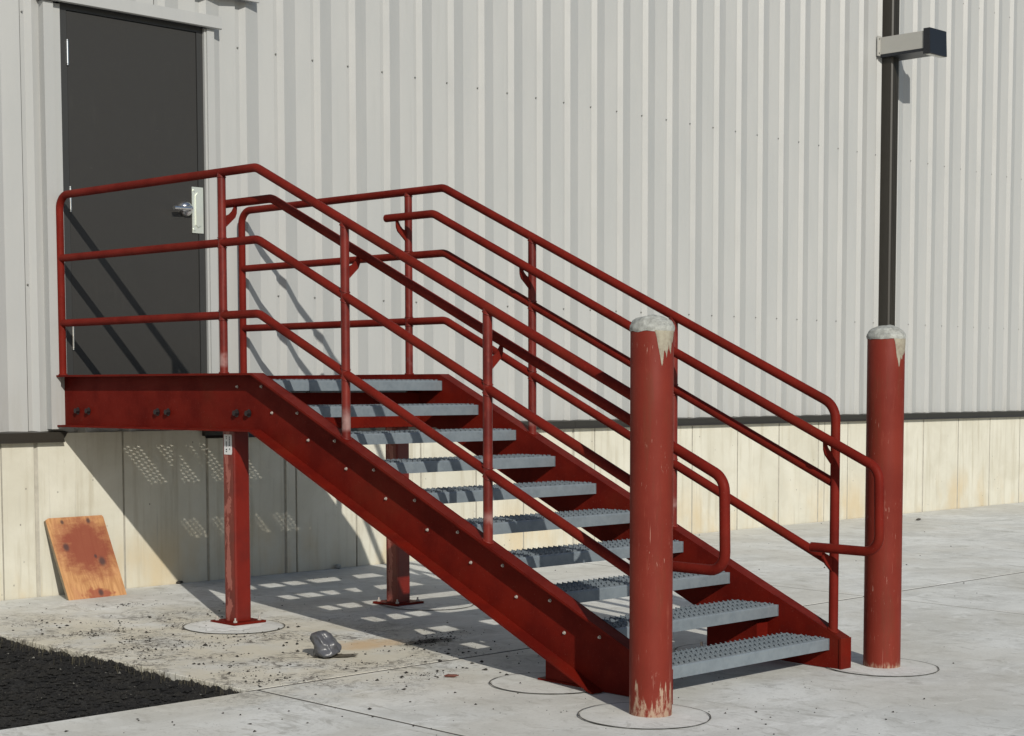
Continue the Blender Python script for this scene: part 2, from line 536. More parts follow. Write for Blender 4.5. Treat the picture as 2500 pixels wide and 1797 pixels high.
# ------------------------------------------------------------------ mesh helpers
class MB:
    def __init__(self):
        self.v, self.f, self.s = [], [], []

    def bead(self, c, r, t, tilt=0.0, seg=22, sub=6):
        """lumpy weld ring about a vertical pipe; tilt = slope of its plane along -y"""
        vs, fs = [], []
        for i in range(seg):
            a = 2 * pi * i / seg
            k = t * (1 + .45 * noise.noise((cos(a) * 4 + c[0], sin(a) * 4 + c[1], c[2] * 9)) + .2 * (i % 2))
            for j in range(sub):
                b = 2 * pi * j / sub
                rr = r + k * cos(b)
                vs.append((c[0] + rr * cos(a), c[1] + rr * sin(a), c[2] + k * sin(b) + tilt * rr * sin(a)))
        for i in range(seg):
            for j in range(sub):
                fs.append((i * sub + j, ((i + 1) % seg) * sub + j, ((i + 1) % seg) * sub + (j + 1) % sub, i * sub + (j + 1) % sub))
        self.add(vs, fs, True)

    def add(self, vs, fs, smooth=False):
        o = len(self.v)
        self.v += [tuple(x) for x in vs]
        self.f += [tuple(i + o for i in f) for f in fs]
        self.s += [smooth] * len(fs)

    def box(self, x0, x1, y0, y1, z0, z1):
        x0, x1 = min(x0, x1), max(x0, x1)
        y0, y1 = min(y0, y1), max(y0, y1)
        z0, z1 = min(z0, z1), max(z0, z1)
        v = [(x, y, z) for z in (z0, z1) for y in (y0, y1) for x in (x0, x1)]
        self.add(v, [(0, 2, 3, 1), (4, 5, 7, 6), (0, 1, 5, 4), (2, 6, 7, 3), (0, 4, 6, 2), (1, 3, 7, 5)])

    def prism(self, poly, axis, a, b):
        """extrude a convex 2D polygon along an axis ('x': (y,z), 'y': (x,z), 'z': (x,y))"""
        def P(p, t):
            return (t, p[0], p[1]) if axis == 'x' else (p[0], t, p[1]) if axis == 'y' else (p[0], p[1], t)
        n = len(poly)
        ar = sum(poly[i][0] * poly[(i + 1) % n][1] - poly[(i + 1) % n][0] * poly[i][1] for i in range(n))
        if ar < 0:
            poly = poly[::-1]
        flip = axis == 'y'
        v = [P(p, a) for p in poly] + [P(p, b) for p in poly]
        fs = [tuple(range(n))[::-1], tuple(range(n, 2 * n))] + [(i, (i + 1) % n, n + (i + 1) % n, n + i) for i in range(n)]
        if (b < a) != flip:
            fs = [f[::-1] for f in fs]
        self.add(v, fs)

    def tube(self, pts, r, seg=14, caps=True):
        pts = [Vector(p) for p in pts]
        n = len(pts)
        ts = []
        for i in range(n):
            a = pts[max(i - 1, 0)]
            b = pts[min(i + 1, n - 1)]
            t = (b - a).normalized()
            if 0 < i < n - 1:
                t = ((pts[i] - pts[i - 1]).normalized() + (pts[i + 1] - pts[i]).normalized()).normalized()
            ts.append(t)
        ref = Vector((1, 0, 0)) if abs(ts[0].x) < 0.9 else Vector((0, 0, 1))
        u = ts[0].cross(ref).normalized()
        vs = []
        for i in range(n):
            u = (u - ts[i] * u.dot(ts[i])).normalized()
            w = ts[i].cross(u)
            k = 1.0
            if 0 < i < n - 1:
                d = (pts[i] - pts[i - 1]).normalized().dot((pts[i + 1] - pts[i]).normalized())
                k = 1.0
            for j in range(seg):
                a = 2 * pi * j / seg
                vs.append(pts[i] + (u * cos(a) + w * sin(a)) * r * k)
        fs = []
        for i in range(n - 1):
            for j in range(seg):
                a, b = i * seg + j, i * seg + (j + 1) % seg
                fs.append((a, b, b + seg, a + seg))
        self.add(vs, fs, True)
        if caps:
            self.add(vs[:seg], [tuple(range(seg))[::-1]])
            self.add(vs[-seg:], [tuple(range(seg))])

    def lathe(self, prof, cx, cy, seg=32, bump=None):
        vs, fs = [], []
        for (r, z) in prof:
            for j in range(seg):
                a = 2 * pi * j / seg
                rr, zz = r, z
                if bump:
                    rr, zz = bump(r, z, a)
                vs.append((cx + rr * cos(a), cy + rr * sin(a), zz))
        for i in range(len(prof) - 1):
            for j in range(seg):
                a, b = i * seg + j, i * seg + (j + 1) % seg
                fs.append((a, b, b + seg, a + seg))
        self.add(vs, fs, True)

    def mesh(self, name, off=(0, 0, 0)):
        me = bpy.data.meshes.new(name)
        me.from_pydata([(v[0] - off[0], v[1] - off[1], v[2] - off[2]) for v in self.v], [], self.f)
        me.polygons.foreach_set('use_smooth', self.s)
        me.update()
        return me


def thing(name, label, cat, loc, group=None):
    o = bpy.data.objects.new(name, None)
    COL.objects.link(o)
    o.location = loc
    o.empty_display_size = 0.1
    o['label'] = label
    o['category'] = cat
    if group:
        o['group'] = group
    return o


def root_loc(o):
    p = Vector((0, 0, 0))
    while o is not None:
        p += o.location
        o = o.parent
    return p


def part(name, mb, mat, parent=None, label=None, at=None):
    """mb vertices are in world coordinates; `at` (world) is the part's own origin"""
    base = root_loc(parent)
    o = bpy.data.objects.new(name, None)
    org = Vector(at) if at is not None else base
    me = mb.mesh(name, org)
    me.materials.append(mat)
    bpy.data.objects.remove(o)
    o = bpy.data.objects.new(name, me)
    COL.objects.link(o)
    o.parent = parent
    o.location = org - base
    if label:
        o['label'] = label
    return o


def copy_part(src, parent, delta):
    """copy a part (and its own pieces) shifted by delta inside the same parent"""
    c = src.copy()
    COL.objects.link(c)
    c.parent = parent
    c.location = src.location + Vector(delta)
    for ch in list(src.children):
        d = ch.copy()
        COL.objects.link(d)
        d.parent = c
    return c


def fillet(pts, rads, n=6):
    """round the inner corners of a polyline"""
    pts = [Vector(p) for p in pts]
    out = [pts[0]]
    for i in range(1, len(pts) - 1):
        r = rads[i - 1]
        a, b, c = pts[i - 1], pts[i], pts[i + 1]
        d1, d2 = (a - b).normalized(), (c - b).normalized()
        ang = d1.angle(d2)
        t = r / math.tan(ang / 2)
        p1 = b + d1 * t
        cen = b + (d1 + d2).normalized() * (r / sin(ang / 2))
        p2 = b + d2 * t
        v1, v2 = p1 - cen, p2 - cen
        tot = v1.angle(v2)
        for k in range(n + 1):
            s = k / n
            out.append(cen + (v1 * sin((1 - s) * tot) + v2 * sin(s * tot)) / sin(tot))
    out.append(pts[-1])
    return out


def gz(y):
    return 0.0202 * y if y < 0 else 0.0


def structure(o, kind='structure'):
    o['kind'] = kind
    return o


# ------------------------------------------------------------------ ground
mb = MB()
mb.add([(-60, -60, gz(-60) - .25), (80, -60, gz(-60) - .25), (80, 0.3, -.25), (-60, 0.3, -.25)], [(0, 1, 2, 3)])
ground = structure(part('ground', mb, M_GROUND))

pav = bpy.data.objects.new('pavement', None)
COL.objects.link(pav)
pav.location = (0, 0, 0)
structure(pav)
G = 0.009   # half joint width


def slab(x0, x1, y0, y1):
    """one cast slab, sloping away from the wall, with softened edges"""
    mb = MB()
    e = 0.0025
    x0 += G; x1 -= G; y0 += G; y1 -= G
    def ring(i, dz):
        return [(x0 + i, y0 + i, gz(y0 + i) + dz), (x1 - i, y0 + i, gz(y0 + i) + dz), (x1 - i, y1 - i, gz(y1 - i) + dz), (x0 + i, y1 - i, gz(y1 - i) + dz)]
    v = ring(e, 0) + ring(0, -e) + ring(0, -.18)
    f = [(0, 1, 2, 3)]
    for k in (0, 4):
        for i in range(4):
            f.append((k + (i + 1) % 4, k + i, k + 4 + i, k + 4 + (i + 1) % 4))
    mb.add(v, f)
    return part('concrete_slab', mb, M_SLAB, pav)


YJ = -3.205
slab(-1.075, 3.665, YJ, 0)
slab(3.665, 8.35, YJ, 0)
slab(8.35, 13.0, YJ, 0)
slab(13.0, 40.0, YJ, 0)
for xa, xb in ((-30, -5.7), (-5.7, -1.03), (-1.03, 3.69), (3.69, 8.4), (8.4, 13), (13, 40)):
    slab(xa, xb, -7.9, YJ - .004)
    slab(xa, xb, -30, -7.9)


def filler(x0, x1, y0, y1):
    mb = MB()
    mb.add([(x0, y0, gz(y0) - .0015), (x1, y0, gz(y0) - .0015), (x1, y1, gz(y1) - .0015), (x0, y1, gz(y1) - .0015)], [(0, 1, 2, 3)])
    return part('joint_filler', mb, M_JOINT, pav)


filler(-1.075, 40, YJ - .020, YJ + .008)
for xx in (3.665, 8.35, 13.0):
    filler(xx - .012, xx + .012, YJ, 0)
for xx in (-5.7, -1.03, 3.69, 8.4, 13):
    filler(xx - .012, xx + .012, -7.9, YJ - .02)
filler(-30, 40, -7.908, -7.892)


def infill(cx, cy, r, dust=False):
    """round cut-out in the slab, filled after the post was set: disc plus open joint ring"""
    n = 56
    mb = MB()
    vs, fs = [(cx, cy, gz(cy) + .004)], []
    for i in range(n):
        a = 2 * pi * i / n
        rr = r - .006
        vs.append((cx + rr * cos(a), cy + rr * sin(a), gz(cy + rr * sin(a)) + .004))
    fs = [(0, 1 + i, 1 + (i + 1) % n) for i in range(n)]
    mb.add(vs, fs)
    d = part('footing_infill', mb, M_PATCH, pav)
    mb = MB()
    vs, fs = [], []
    for i in range(n):
        a = 2 * pi * i / n
        wob = .004 * noise.noise((cos(a) * 3 + cx, sin(a) * 3, 1.7)) + .0025 * noise.noise((cos(a) * 14, sin(a) * 14 + cx, 4.2))
        wd = .0030 + .0022 * noise.noise((cos(a) * 5, sin(a) * 5, cx * 3))
        for rr in (r + wob - wd, r + wob + wd):
            y = cy + rr * sin(a)
            vs.append((cx + rr * cos(a), y, gz(y) + .006))
    fs = [(2 * i, 2 * i + 1, (2 * i + 3) % (2 * n), (2 * i + 2) % (2 * n)) for i in range(n)]
    mb.add(vs, fs)
    part('joint_ring', mb, M_JOINT, d)
    return d


W = 1.3181            # rail to rail
CXA, CXB, CY = 0.083, W - 0.083, -1.60
BA = (-0.184, -4.69)
BB = (1.5255, -4.684)
infill(-0.02, -1.70, 0.265)
infill(CXB + .12, -1.72, 0.27)
infill(0.0, -3.95, 0.255)
infill(W - .03, -3.95, 0.255)
infill(-0.235, -4.70, 0.265)
infill(BB[0] - .03, -4.70, 0.265)


def dust_blob(cx, cy, rx, ry, rot, seed, mat, h=.0055, amp=.45):
    n = 40
    mb = MB()
    vs = [(cx, cy, gz(cy) + h)]
    for i in range(n):
        a = 2 * pi * i / n
        k = 1 + amp * noise.noise((cos(a) * 1.6 + seed, sin(a) * 1.6, seed)) + amp * .5 * noise.noise((cos(a) * 5 + seed, sin(a) * 5, 9))
        x, y = rx * k * cos(a), ry * k * sin(a)
        X, Y = cx + x * cos(rot) - y * sin(rot), cy + x * sin(rot) + y * cos(rot)
        vs.append((X, Y, gz(Y) + h))
    mb.add(vs, [(0, 1 + i, 1 + (i + 1) % n) for i in range(n)])
    return mb


for a, mm in (((-0.03, -1.66, .19, .16, .4, 1.3), M_CHALK), ((1.28, -1.7, .17, .13, 1.0, 8.2), M_PATCH)):
    o = part('cement_dust', dust_blob(*a, mm), mm, pav)

# soil bed cut into the pavement
mb = MB()
nx, ny = 110, 110
X0, X1, Y0, Y1 = -5.69, -1.079, YJ - .006, 0.0
for j in range(ny + 1):
    for i in range(nx + 1):
        s = i / nx
        x = X1 + (X0 - X1) * s * s
        y = Y0 + (Y1 - Y0) * j / ny
        h = -.028 + .022 * noise.noise((x * 2.2, y * 2.2, 0)) + .016 * noise.noise((x * 8, y * 8, 3)) + .009 * noise.noise((x * 25, y * 25, 5))
        h = min(h, -.006) if y < Y0 + .25 else h
        mb.v.append((x, y, gz(y) + h))
for j in range(ny):
    for i in range(nx):
        a = j * (nx + 1) + i
        mb.f.append((a, a + nx + 1, a + nx + 2, a + 1))
        mb.s.append(False)
bed = structure(part('soil_bed', mb, M_SOIL))


def crumb_mesh(spots, mat, name, flat=0.7):
    mb = MB()
    for (x, y, z, r) in spots:
        vs = []
        for d in ((1, 0, 0), (-.5, .87, 0), (-.5, -.87, 0), (0, 0, 1), (0, 0, -.6)):
            k = r * random.uniform(.6, 1.3)
            vs.append((d[0] * k, d[1] * k, d[2] * k * flat))
        a = random.uniform(0, 2 * pi)
        ca, sa = cos(a), sin(a)
        sx = random.uniform(.8, 1.7)
        vs = [(x + v[0] * sx * ca - v[1] * sa, y + v[0] * sx * sa + v[1] * ca, z + v[2]) for v in vs]
        mb.add(vs, [(0, 1, 3), (1, 2, 3), (2, 0, 3), (1, 0, 4), (2, 1, 4), (0, 2, 4)])
    return part(name, mb, mat)


spots = []
for _ in range(15000):
    x = X1 - .005 - random.random() ** 2.0 * 3.6
    y = random.uniform(Y0 + .02, -0.02)
    h = -.028 + .022 * noise.noise((x * 2.2, y * 2.2, 0)) + .016 * noise.noise((x * 8, y * 8, 3))
    r = random.choice((.006, .008, .01, .012, .018)) * random.uniform(.7, 1.2)
    spots.append((x, y, gz(y) + h + r * .4, r))
for _ in range(1500):    # clods heaped unevenly against the slab edge
    y = random.uniform(Y0 + .05, -.6)
    x = X1 - .012 - abs(random.gauss(0, .03))
    r = random.uniform(.004, .013)
    spots.append((x, y, gz(y) - .034 + .03 * max(0, noise.noise((y * 9, 2, 4)) + .25) * random.random(), r))
o = crumb_mesh(spots, M_SOIL, 'soil_clods')
o['kind'] = 'stuff'

spots = []
for _ in range(60):
    x, y = X1 - .03 - random.random() ** 1.3 * 1.4, random.uniform(Y0 + .06, -.7)
    h = -.028 + .022 * noise.noise((x * 2.2, y * 2.2, 0)) + .016 * noise.noise((x * 8, y * 8, 3))
    spots.append((x, y, gz(y) + h + .014, random.choice((.004, .005, .006, .009))))
o = crumb_mesh(spots, M_PEB, 'bed_pebbles')
o['kind'] = 'stuff'
mb = MB()
for _ in range(420):
    y = random.uniform(Y0 + .03, -.7)
    x = X1 - .004 - abs(random.gauss(0, .05))
    h = random.uniform(.012, .045) * (1 if random.random() < .3 else .55)
    a, b = random.uniform(-.5, .5), random.uniform(-.5, .5)
    z = gz(y) - .030
    w = .0012
    ang = random.uniform(0, pi)
    dx, dy = w * cos(ang), w * sin(ang)
    mb.add([(x - dx, y - dy, z), (x + dx, y + dy, z), (x + h * a * .5 + dx * .7, y + h * b * .5 + dy * .7, z + .02 + h * .6), (x + h * a * .5 - dx * .7, y + h * b * .5 - dy * .7, z + .02 + h * .6),
            (x + h * a, y + h * b, z + .02 + h)], [(0, 1, 2, 3), (3, 2, 4)])
o = part('dry_stems', mb, M_STEM)
o['kind'] = 'stuff'

# dry crumbs of soil trodden over the slabs
spots = []
cl = []
for _ in range(46):
    cl.append((random.uniform(-1.05, .1), random.uniform(-3.15, -.5), random.uniform(.03, .13), random.randint(8, 34)))
cl += [(.45, -2.72, .14, 150), (.40, -2.74, .05, 140), (.65, -2.62, .12, 50), (-.3, -3.45, .13, 90), (-.2, -3.42, .08, 40), (-.65, -1.42, .12, 80),
       (-.75, -2.0, .14, 90), (-.65, -1.75, .10, 60), (-.5, -2.1, .12, 70), (-.2, -1.95, .12, 60), (-.85, -3.15, .14, 40), (-.35, -3.0, .13, 40), (.25, -3.1, .2, 50)]
for (cx, cy, sg, n) in cl:
    ang = random.uniform(-.4, .5)
    for _ in range(n):
        dx, dy = random.gauss(0, sg), random.gauss(0, sg * .4)
        x, y = cx + dx * cos(ang) - dy * sin(ang), cy + dx * sin(ang) + dy * cos(ang)
        if x < -1.07:
            continue
        r = random.choice((.0015, .002, .002, .0025, .003, .0045, .007)) * random.uniform(.7, 1.2)
        spots.append((x, min(y, -.02), gz(y) + r * .35, r))
for _ in range(90):    # bigger clods dropped near the bed
    x, y = random.uniform(-1.05, .3), random.uniform(-3.9, -.9)
    r = random.uniform(.006, .013)
    spots.append((x, y, gz(y) + r * .3, r))
for _ in range(420):
    x = random.uniform(-1.1, 1.0)
    y = random.uniform(-5.6, -.2)
    r = random.choice((.002, .003, .004, .006)) * random.uniform(.6, 1.2)
    spots.append((x, y, gz(y) + r * .35, r))
for _ in range(70):
    x, y = random.uniform(-3.2, -1.0), random.uniform(-4.8, -3.3)
    r = random.uniform(.003, .008)
    spots.append((x, y, gz(y) + r * .35, r))
for _ in range(60):
    x, y = random.uniform(1.5, 8), random.uniform(-5, -.05)
    r = random.uniform(.003, .008)
    spots.append((x, y, gz(y) + r * .35, r))
o = crumb_mesh(spots, M_CRUMB, 'soil_crumbs', .6)
o['kind'] = 'stuff'

# ------------------------------------------------------------------ building
bld = thing('metal_building', 'long metal building with pale ribbed siding, cream concrete base and one dark door', 'building', (0, 0, 0))
# foundation with grooves where the forms met
seams = [(-2.6, .012), (-1.9, .01), (-1.3, .012), (-0.75, .01), (-.39, .008), (-0.165, .022), (0.432, .012), (1.054, .018), (1.68, .02), (1.773, .012), (2.297, .012),
         (2.9, .012), (3.45, .012), (3.95, .01), (4.507, .02), (4.755, .01), (5.40, .01), (5.978, .012), (6.6, .012), (7.202, .014), (7.808, .014), (7.905, .008), (8.281, .01),
         (8.95, .012), (9.596, .018), (10.255, .014), (10.883, .012), (11.509, .012), (12.12, .012), (12.75, .012), (13.4, .012), (14, .012)]
mb = MB()
last = -14.0
seam_parts = []
for x, wd in seams:
    wd *= 1.25
    mb.add([(last, 0, -.3), (x - wd / 2, 0, -.3), (x - wd / 2, 0, .96), (last, 0, .96)], [(0, 1, 2, 3)])
    q = MB()
    pr = [(x - wd / 2, 0.0), (x - wd * .2, .012), (x + wd * .2, .012), (x + wd / 2, 0.0)]
    for k in range(3):
        (xa, ya), (xb, yb) = pr[k], pr[k + 1]
        q.add([(xa, ya, -.3), (xb, yb, -.3), (xb, yb, .96), (xa, ya, .96)], [(0, 1, 2, 3)])
    seam_parts.append(q)
    last = x + wd / 2
mb.add([(last, 0, -.3), (40, 0, -.3), (40, 0, .96), (last, 0, .96)], [(0, 1, 2, 3)])
mb.add([(-14, 0, .96), (40, 0, .96), (40, .25, .96), (-14, .25, .96)], [(0, 1, 2, 3)])
fw = part('foundation_wall', mb, M_FOUND, bld)
for q in seam_parts:
    part('form_seam', q, M_SEAM, fw)
mb = MB()
mb.box(-14, 40, .10, .30, .96, 7.4)
part('wall_core', mb, M_CORE, bld)

# ribbed siding: valley, steep face, long shallow dark facet, shallow light facet, hidden return
PER = 0.30668
PK0 = 1.71
DEP = .030
CYC = [(-.065, DEP), (-.032, DEP), (0.0, 0.0), (.118, .028), (.231, .010)]   # x from peak, y (0 = outermost)


def profile(xa, xb):
    k0 = int(math.floor((xa - PK0) / PER)) - 1
    k1 = int(math.ceil((xb - PK0) / PER)) + 1
    pts = []
    for k in range(k0, k1 + 1):
        for dx, y in CYC:
            pts.append((PK0 + k * PER + dx, y))
    out = []
    for i in range(len(pts) - 1):
        (x0, y0), (x1, y1) = pts[i], pts[i + 1]
        if x1 <= xa or x0 >= xb:
            continue
        def at(x):
            return (x, y0 + (y1 - y0) * (x - x0) / (x1 - x0))
        a = at(max(x0, xa))
        b = at(min(x1, xb))
        if not out or abs(out[-1][0] - a[0]) > 1e-9 or abs(out[-1][1] - a[1]) > 1e-9:
            out.append(a)
        out.append(b)
    return out


def sheet(mb, xa, xb, z0, z1, dy=0.0):
    if xb - xa < 1e-4:
        return
    p = profile(xa, xb)
    n = len(p)
    vs = [(x, y + dy, z0) for x, y in p] + [(x, y + dy, z1) for x, y in p]
    mb.add(vs, [(i, i + 1, n + i + 1, n + i) for i in range(n - 1)])


OPL, OPR, OPT = -.015, 1.075, 3.47      # opening for the door frame
ZB, ZT = .952, 7.4
x = PK0 - .062 - 3 * PER * 12
k = 0
while x < 30:
    xa, xb = x, x + 3 * PER
    mb = MB()
    dy = 0.0 if k % 2 else .0012
    g = .0032
    if xb < OPL or xa > OPR:
        sheet(mb, xa + g, xb, ZB, ZT, dy)
    else:
        if xa < OPL:
            sheet(mb, xa + g, OPL, ZB, ZT, dy)
        if xb > OPR:
            sheet(mb, OPR, xb, ZB, ZT, dy)
        sheet(mb, max(xa + g, OPL), min(xb, OPR), OPT, ZT, dy)
        sheet(mb, max(xa + g, OPL), min(xb, OPR), ZB, 1.22, dy)
    part('siding_panel', mb, M_SIDING, bld)
    x = xb
    k += 1

mb = MB()
for zrow in (1.825, 3.384, 5.0):
    for k in range(-12, 40):
        xx = PK0 + k * PER - .047
        if OPL - .04 < xx < OPR + .1 and zrow < 3.5:
            continue
        n = 6
        r = .0058
        vs = [(xx + r * cos(2 * pi * i / n), DEP - .001, zrow + r * sin(2 * pi * i / n)) for i in range(n)] + [(xx + r * .8 * cos(2 * pi * i / n), DEP - .010, zrow + r * .8 * sin(2 * pi * i / n)) for i in range(n)]
        mb.add(vs, [tuple(range(n, 2 * n))[::-1]] + [(i, n + i, n + (i + 1) % n, (i + 1) % n) for i in range(n)])
o = part('panel_screws', mb, M_SCREW, bld)
o['kind'] = 'stuff'

# base trim (drip flashing) left of the stair and from the door to the right
for xa, xb in ((-14, .035), (1.02, 4.49), (4.493, 9.60), (9.603, 14.7), (14.703, 40)):
    mb = MB()
    c = .03 if xb == .035 else 0.0
    # face with a sloped top ledge and a kicked-out drip
    P = [(.028, .975), (-.030, .966), (-.034, .925), (-.046, .908), (-.040, .906), (-.028, .922), (.0, .922)]
    n = len(P)
    vs = [(xa, y, z) for y, z in P] + [(xb - (c if z < .93 else 0), y, z) for y, z in P]
    mb.add(vs, [(i, i + 1, n + i + 1, n + i) for i in range(n - 1)] + [tuple(range(n))[::-1], tuple(range(n, 2 * n))])
    part('base_trim', mb, M_BRONZE, bld)

# door frame, leaf and hardware
DL, DR, DB, DT = .097, 1.013, 1.276, 3.425
mb = MB()
mb.box(.048, DL - .003, -.006, .09, 1.22, 3.478)
mb.box(DR + .003, 1.062, -.006, .09, 1.22, 3.478)
mb.box(DL - .003, DR + .003, -.006, .09, DT + .004, 3.478)
mb.box(.048, 1.062, .0, .09, 1.22, DB - .008)
part('door_frame', mb, M_FRAME, bld)
mb = MB()
mb.box(.07, 1.04, .05, .08, 1.25, 3.45)
part('door_gap_shade', mb, M_GAP, bld)  # near-black sheet across the opening, paints the shade in the slit round the leaf
mb = MB()
mb.box(DL, DR - .002, -.003, .042, DB, DT)
door = part('door', mb, M_DOOR, bld)
for zc in (3.185, 2.335, 1.525):
    mb = MB()
    mb.tube([(DL - .0015, -.010, zc - .066), (DL - .0015, -.010, zc + .066)], .0075, 10)
    mb.tube([(DL - .0015, -.010, zc - .074), (DL - .0015, -.010, zc - .068)], .0062, 10)
    mb.tube([(DL - .0015, -.010, zc + .068), (DL - .0015, -.010, zc + .074)], .0062, 10)
    part('hinge', mb, M_STEEL, door)
# latch guard plate
mb = MB()
GX0, GX1, GZ0, GZ1 = .962, 1.046, 2.19, 2.475
mb.box(GX0, GX1, -.012, -.0065, GZ0, GZ1)
mb.prism([(.985, GZ0 + .05), (1.0, GZ0 + .035), (1.022, GZ0 + .05), (1.022, GZ1 - .055), (1.0, GZ1 - .035), (.985, GZ1 - .055)], 'y', -.021, -.012)
for zz in (GZ0 + .022, GZ1 - .022):
    mb.tube([(.976, -.012, zz), (.976, -.018, zz)], .008, 10)
part('latch_guard', mb, M_GUARD, door)
# lever handle with round rose
mb = MB()
HC = (.915, 2.335)
rose = [(.047, -.003), (.047, -.012), (.044, -.022), (.036, -.032), (.024, -.039), (.018, -.041), (.0175, -.064), (.012, -.068), (.0005, -.069)]
vs = [(HC[0] + r0 * cos(2 * pi * i / 26), yy, HC[1] + r0 * sin(2 * pi * i / 26)) for r0, yy in rose for i in range(26)]
mb.add(vs, [(k * 26 + i, (k + 1) * 26 + i, (k + 1) * 26 + (i + 1) % 26, k * 26 + (i + 1) % 26)[::-1] for k in range(len(rose) - 1) for i in range(26)], True)
mb.tube(fillet([(HC[0], -.048, HC[1]), (HC[0], -.062, HC[1]), (HC[0] - .125, -.064, HC[1] - .004)], [.008]), .0125, 12)
part('lever_handle', mb, M_STEEL, door)

# jamb trims either side of the frame and head cap above
mb = MB()
mb.box(-.078, -.012, -.040, .03, .985, 3.455)
mb.box(-.004, .048, -.012, .03, .985, 3.455)
part('jamb_trim', mb, M_SIDING, bld)
mb = MB()
mb.box(1.076, 1.130, -.036, .03, .985, 3.455)
mb.box(1.062, 1.076, -.024, .03, .985, 3.455)
part('jamb_trim', mb, M_SIDING, bld)
mb = MB()
P = [(.03, 3.555), (-.066, 3.535), (-.070, 3.462), (-.058, 3.456), (-.056, 3.474), (.03, 3.479)]
n = len(P)
vs = [(-.11, y, z) for y, z in P] + [(1.168, y, z) for y, z in P]
mb.add(vs, [(i, (i + 1) % n, n + (i + 1) % n, n + i) for i in range(n)] + [tuple(range(n))[::-1], tuple(range(n, 2 * n))])
part('head_cap', mb, M_SIDING, bld)
mb = MB()
P = [(.03, 3.80), (-.050, 3.78), (-.054, 3.672), (-.046, 3.668), (-.04, 3.684), (.03, 3.689)]
vs = [(-.40, y, z) for y, z in P] + [(1.475, y, z) for y, z in P]
mb.add(vs, [(i, (i + 1) % n, n + (i + 1) % n, n + i) for i in range(n)] + [tuple(range(n))[::-1], tuple(range(n, 2 * n))])
part('upper_flashing', mb, M_SIDING, bld)

# ------------------------------------------------------------------ downspout and wall lamp
dsp = thing('downspout', 'dark bronze square downspout running down the siding behind the right-hand bollard', 'downspout', (8.83, 0, 0))
mb = MB()
dx0, dx1, dy0, dy1 = 8.765, 8.885, -.115, -.003
mb.prism([(dx0, dy1), (dx0, dy0 + .012), (dx0 + .012, dy0), (dx1 - .012, dy0), (dx1, dy0 + .012), (dx1, dy1)], 'z', .02, 7.3)
pipe = part('pipe', mb, M_BRONZE, dsp)
mb = MB()
for xx in (dx0 + .035, dx0 + .06, dx0 + .085):
    mb.box(xx - .004, xx + .004, dy0 - .003, dy0, .05, 7.28)
part('rib', mb, M_BRONZE, pipe)
mb = MB()
mb.box(dx0 - .004, dx1 + .004, dy0 - .006, .0, 5.2, 5.23)
part('strap', mb, M_BRONZE, dsp)

lamp = thing('wall_lamp', 'grey box-armed lamp with a square black head fixed to the siding across the downspout', 'wall lamp', (8.72, 0, 4.38))
mb = MB()
mb.box(8.72, 8.99, -.47, -.16, 4.30, 4.455)
mb.box(8.72, 8.732, -.16, -.012, 4.30, 4.455)
arm = part('arm', mb, M_ARM, lamp)
mb = MB()
mb.box(8.675, 8.735, -.012, -.002, 4.285, 4.465)
pl = part('mounting_plate', mb, M_ARM, lamp)
for zz in (4.31, 4.44):
    mb = MB()
    mb.tube([(8.70, -.012, zz), (8.70, -.018, zz)], .007, 8)
    part('screw', mb, M_SCREW, pl)
mb = MB()
v = [(8.712, -.470, 4.245), (9.0, -.470, 4.245), (9.0, -.545, 4.245), (8.712, -.545, 4.245),
     (8.712, -.470, 4.475), (9.0, -.470, 4.475), (9.0, -.535, 4.475), (8.712, -.535, 4.475)]
mb.add(v, [(0, 1, 2, 3), (4, 7, 6, 5), (0, 3, 7, 4), (1, 5, 6, 2), (3, 2, 6, 7), (0, 4, 5, 1)])
hd = part('lamp_head', mb, M_BLACK, lamp)
mb = MB()
mb.box(8.73, 8.98, -.53, -.485, 4.240, 4.2448)
part('lens', mb, M_LENS, hd)
mb = MB()
mb.box(8.7195, 8.9905, -.469, -.012, 4.272, 4.2995)
part('arm_underside_shade', mb, M_BLACK, arm)  # black box below the arm: shade of its underside put in as colour

# ------------------------------------------------------------------ bollards


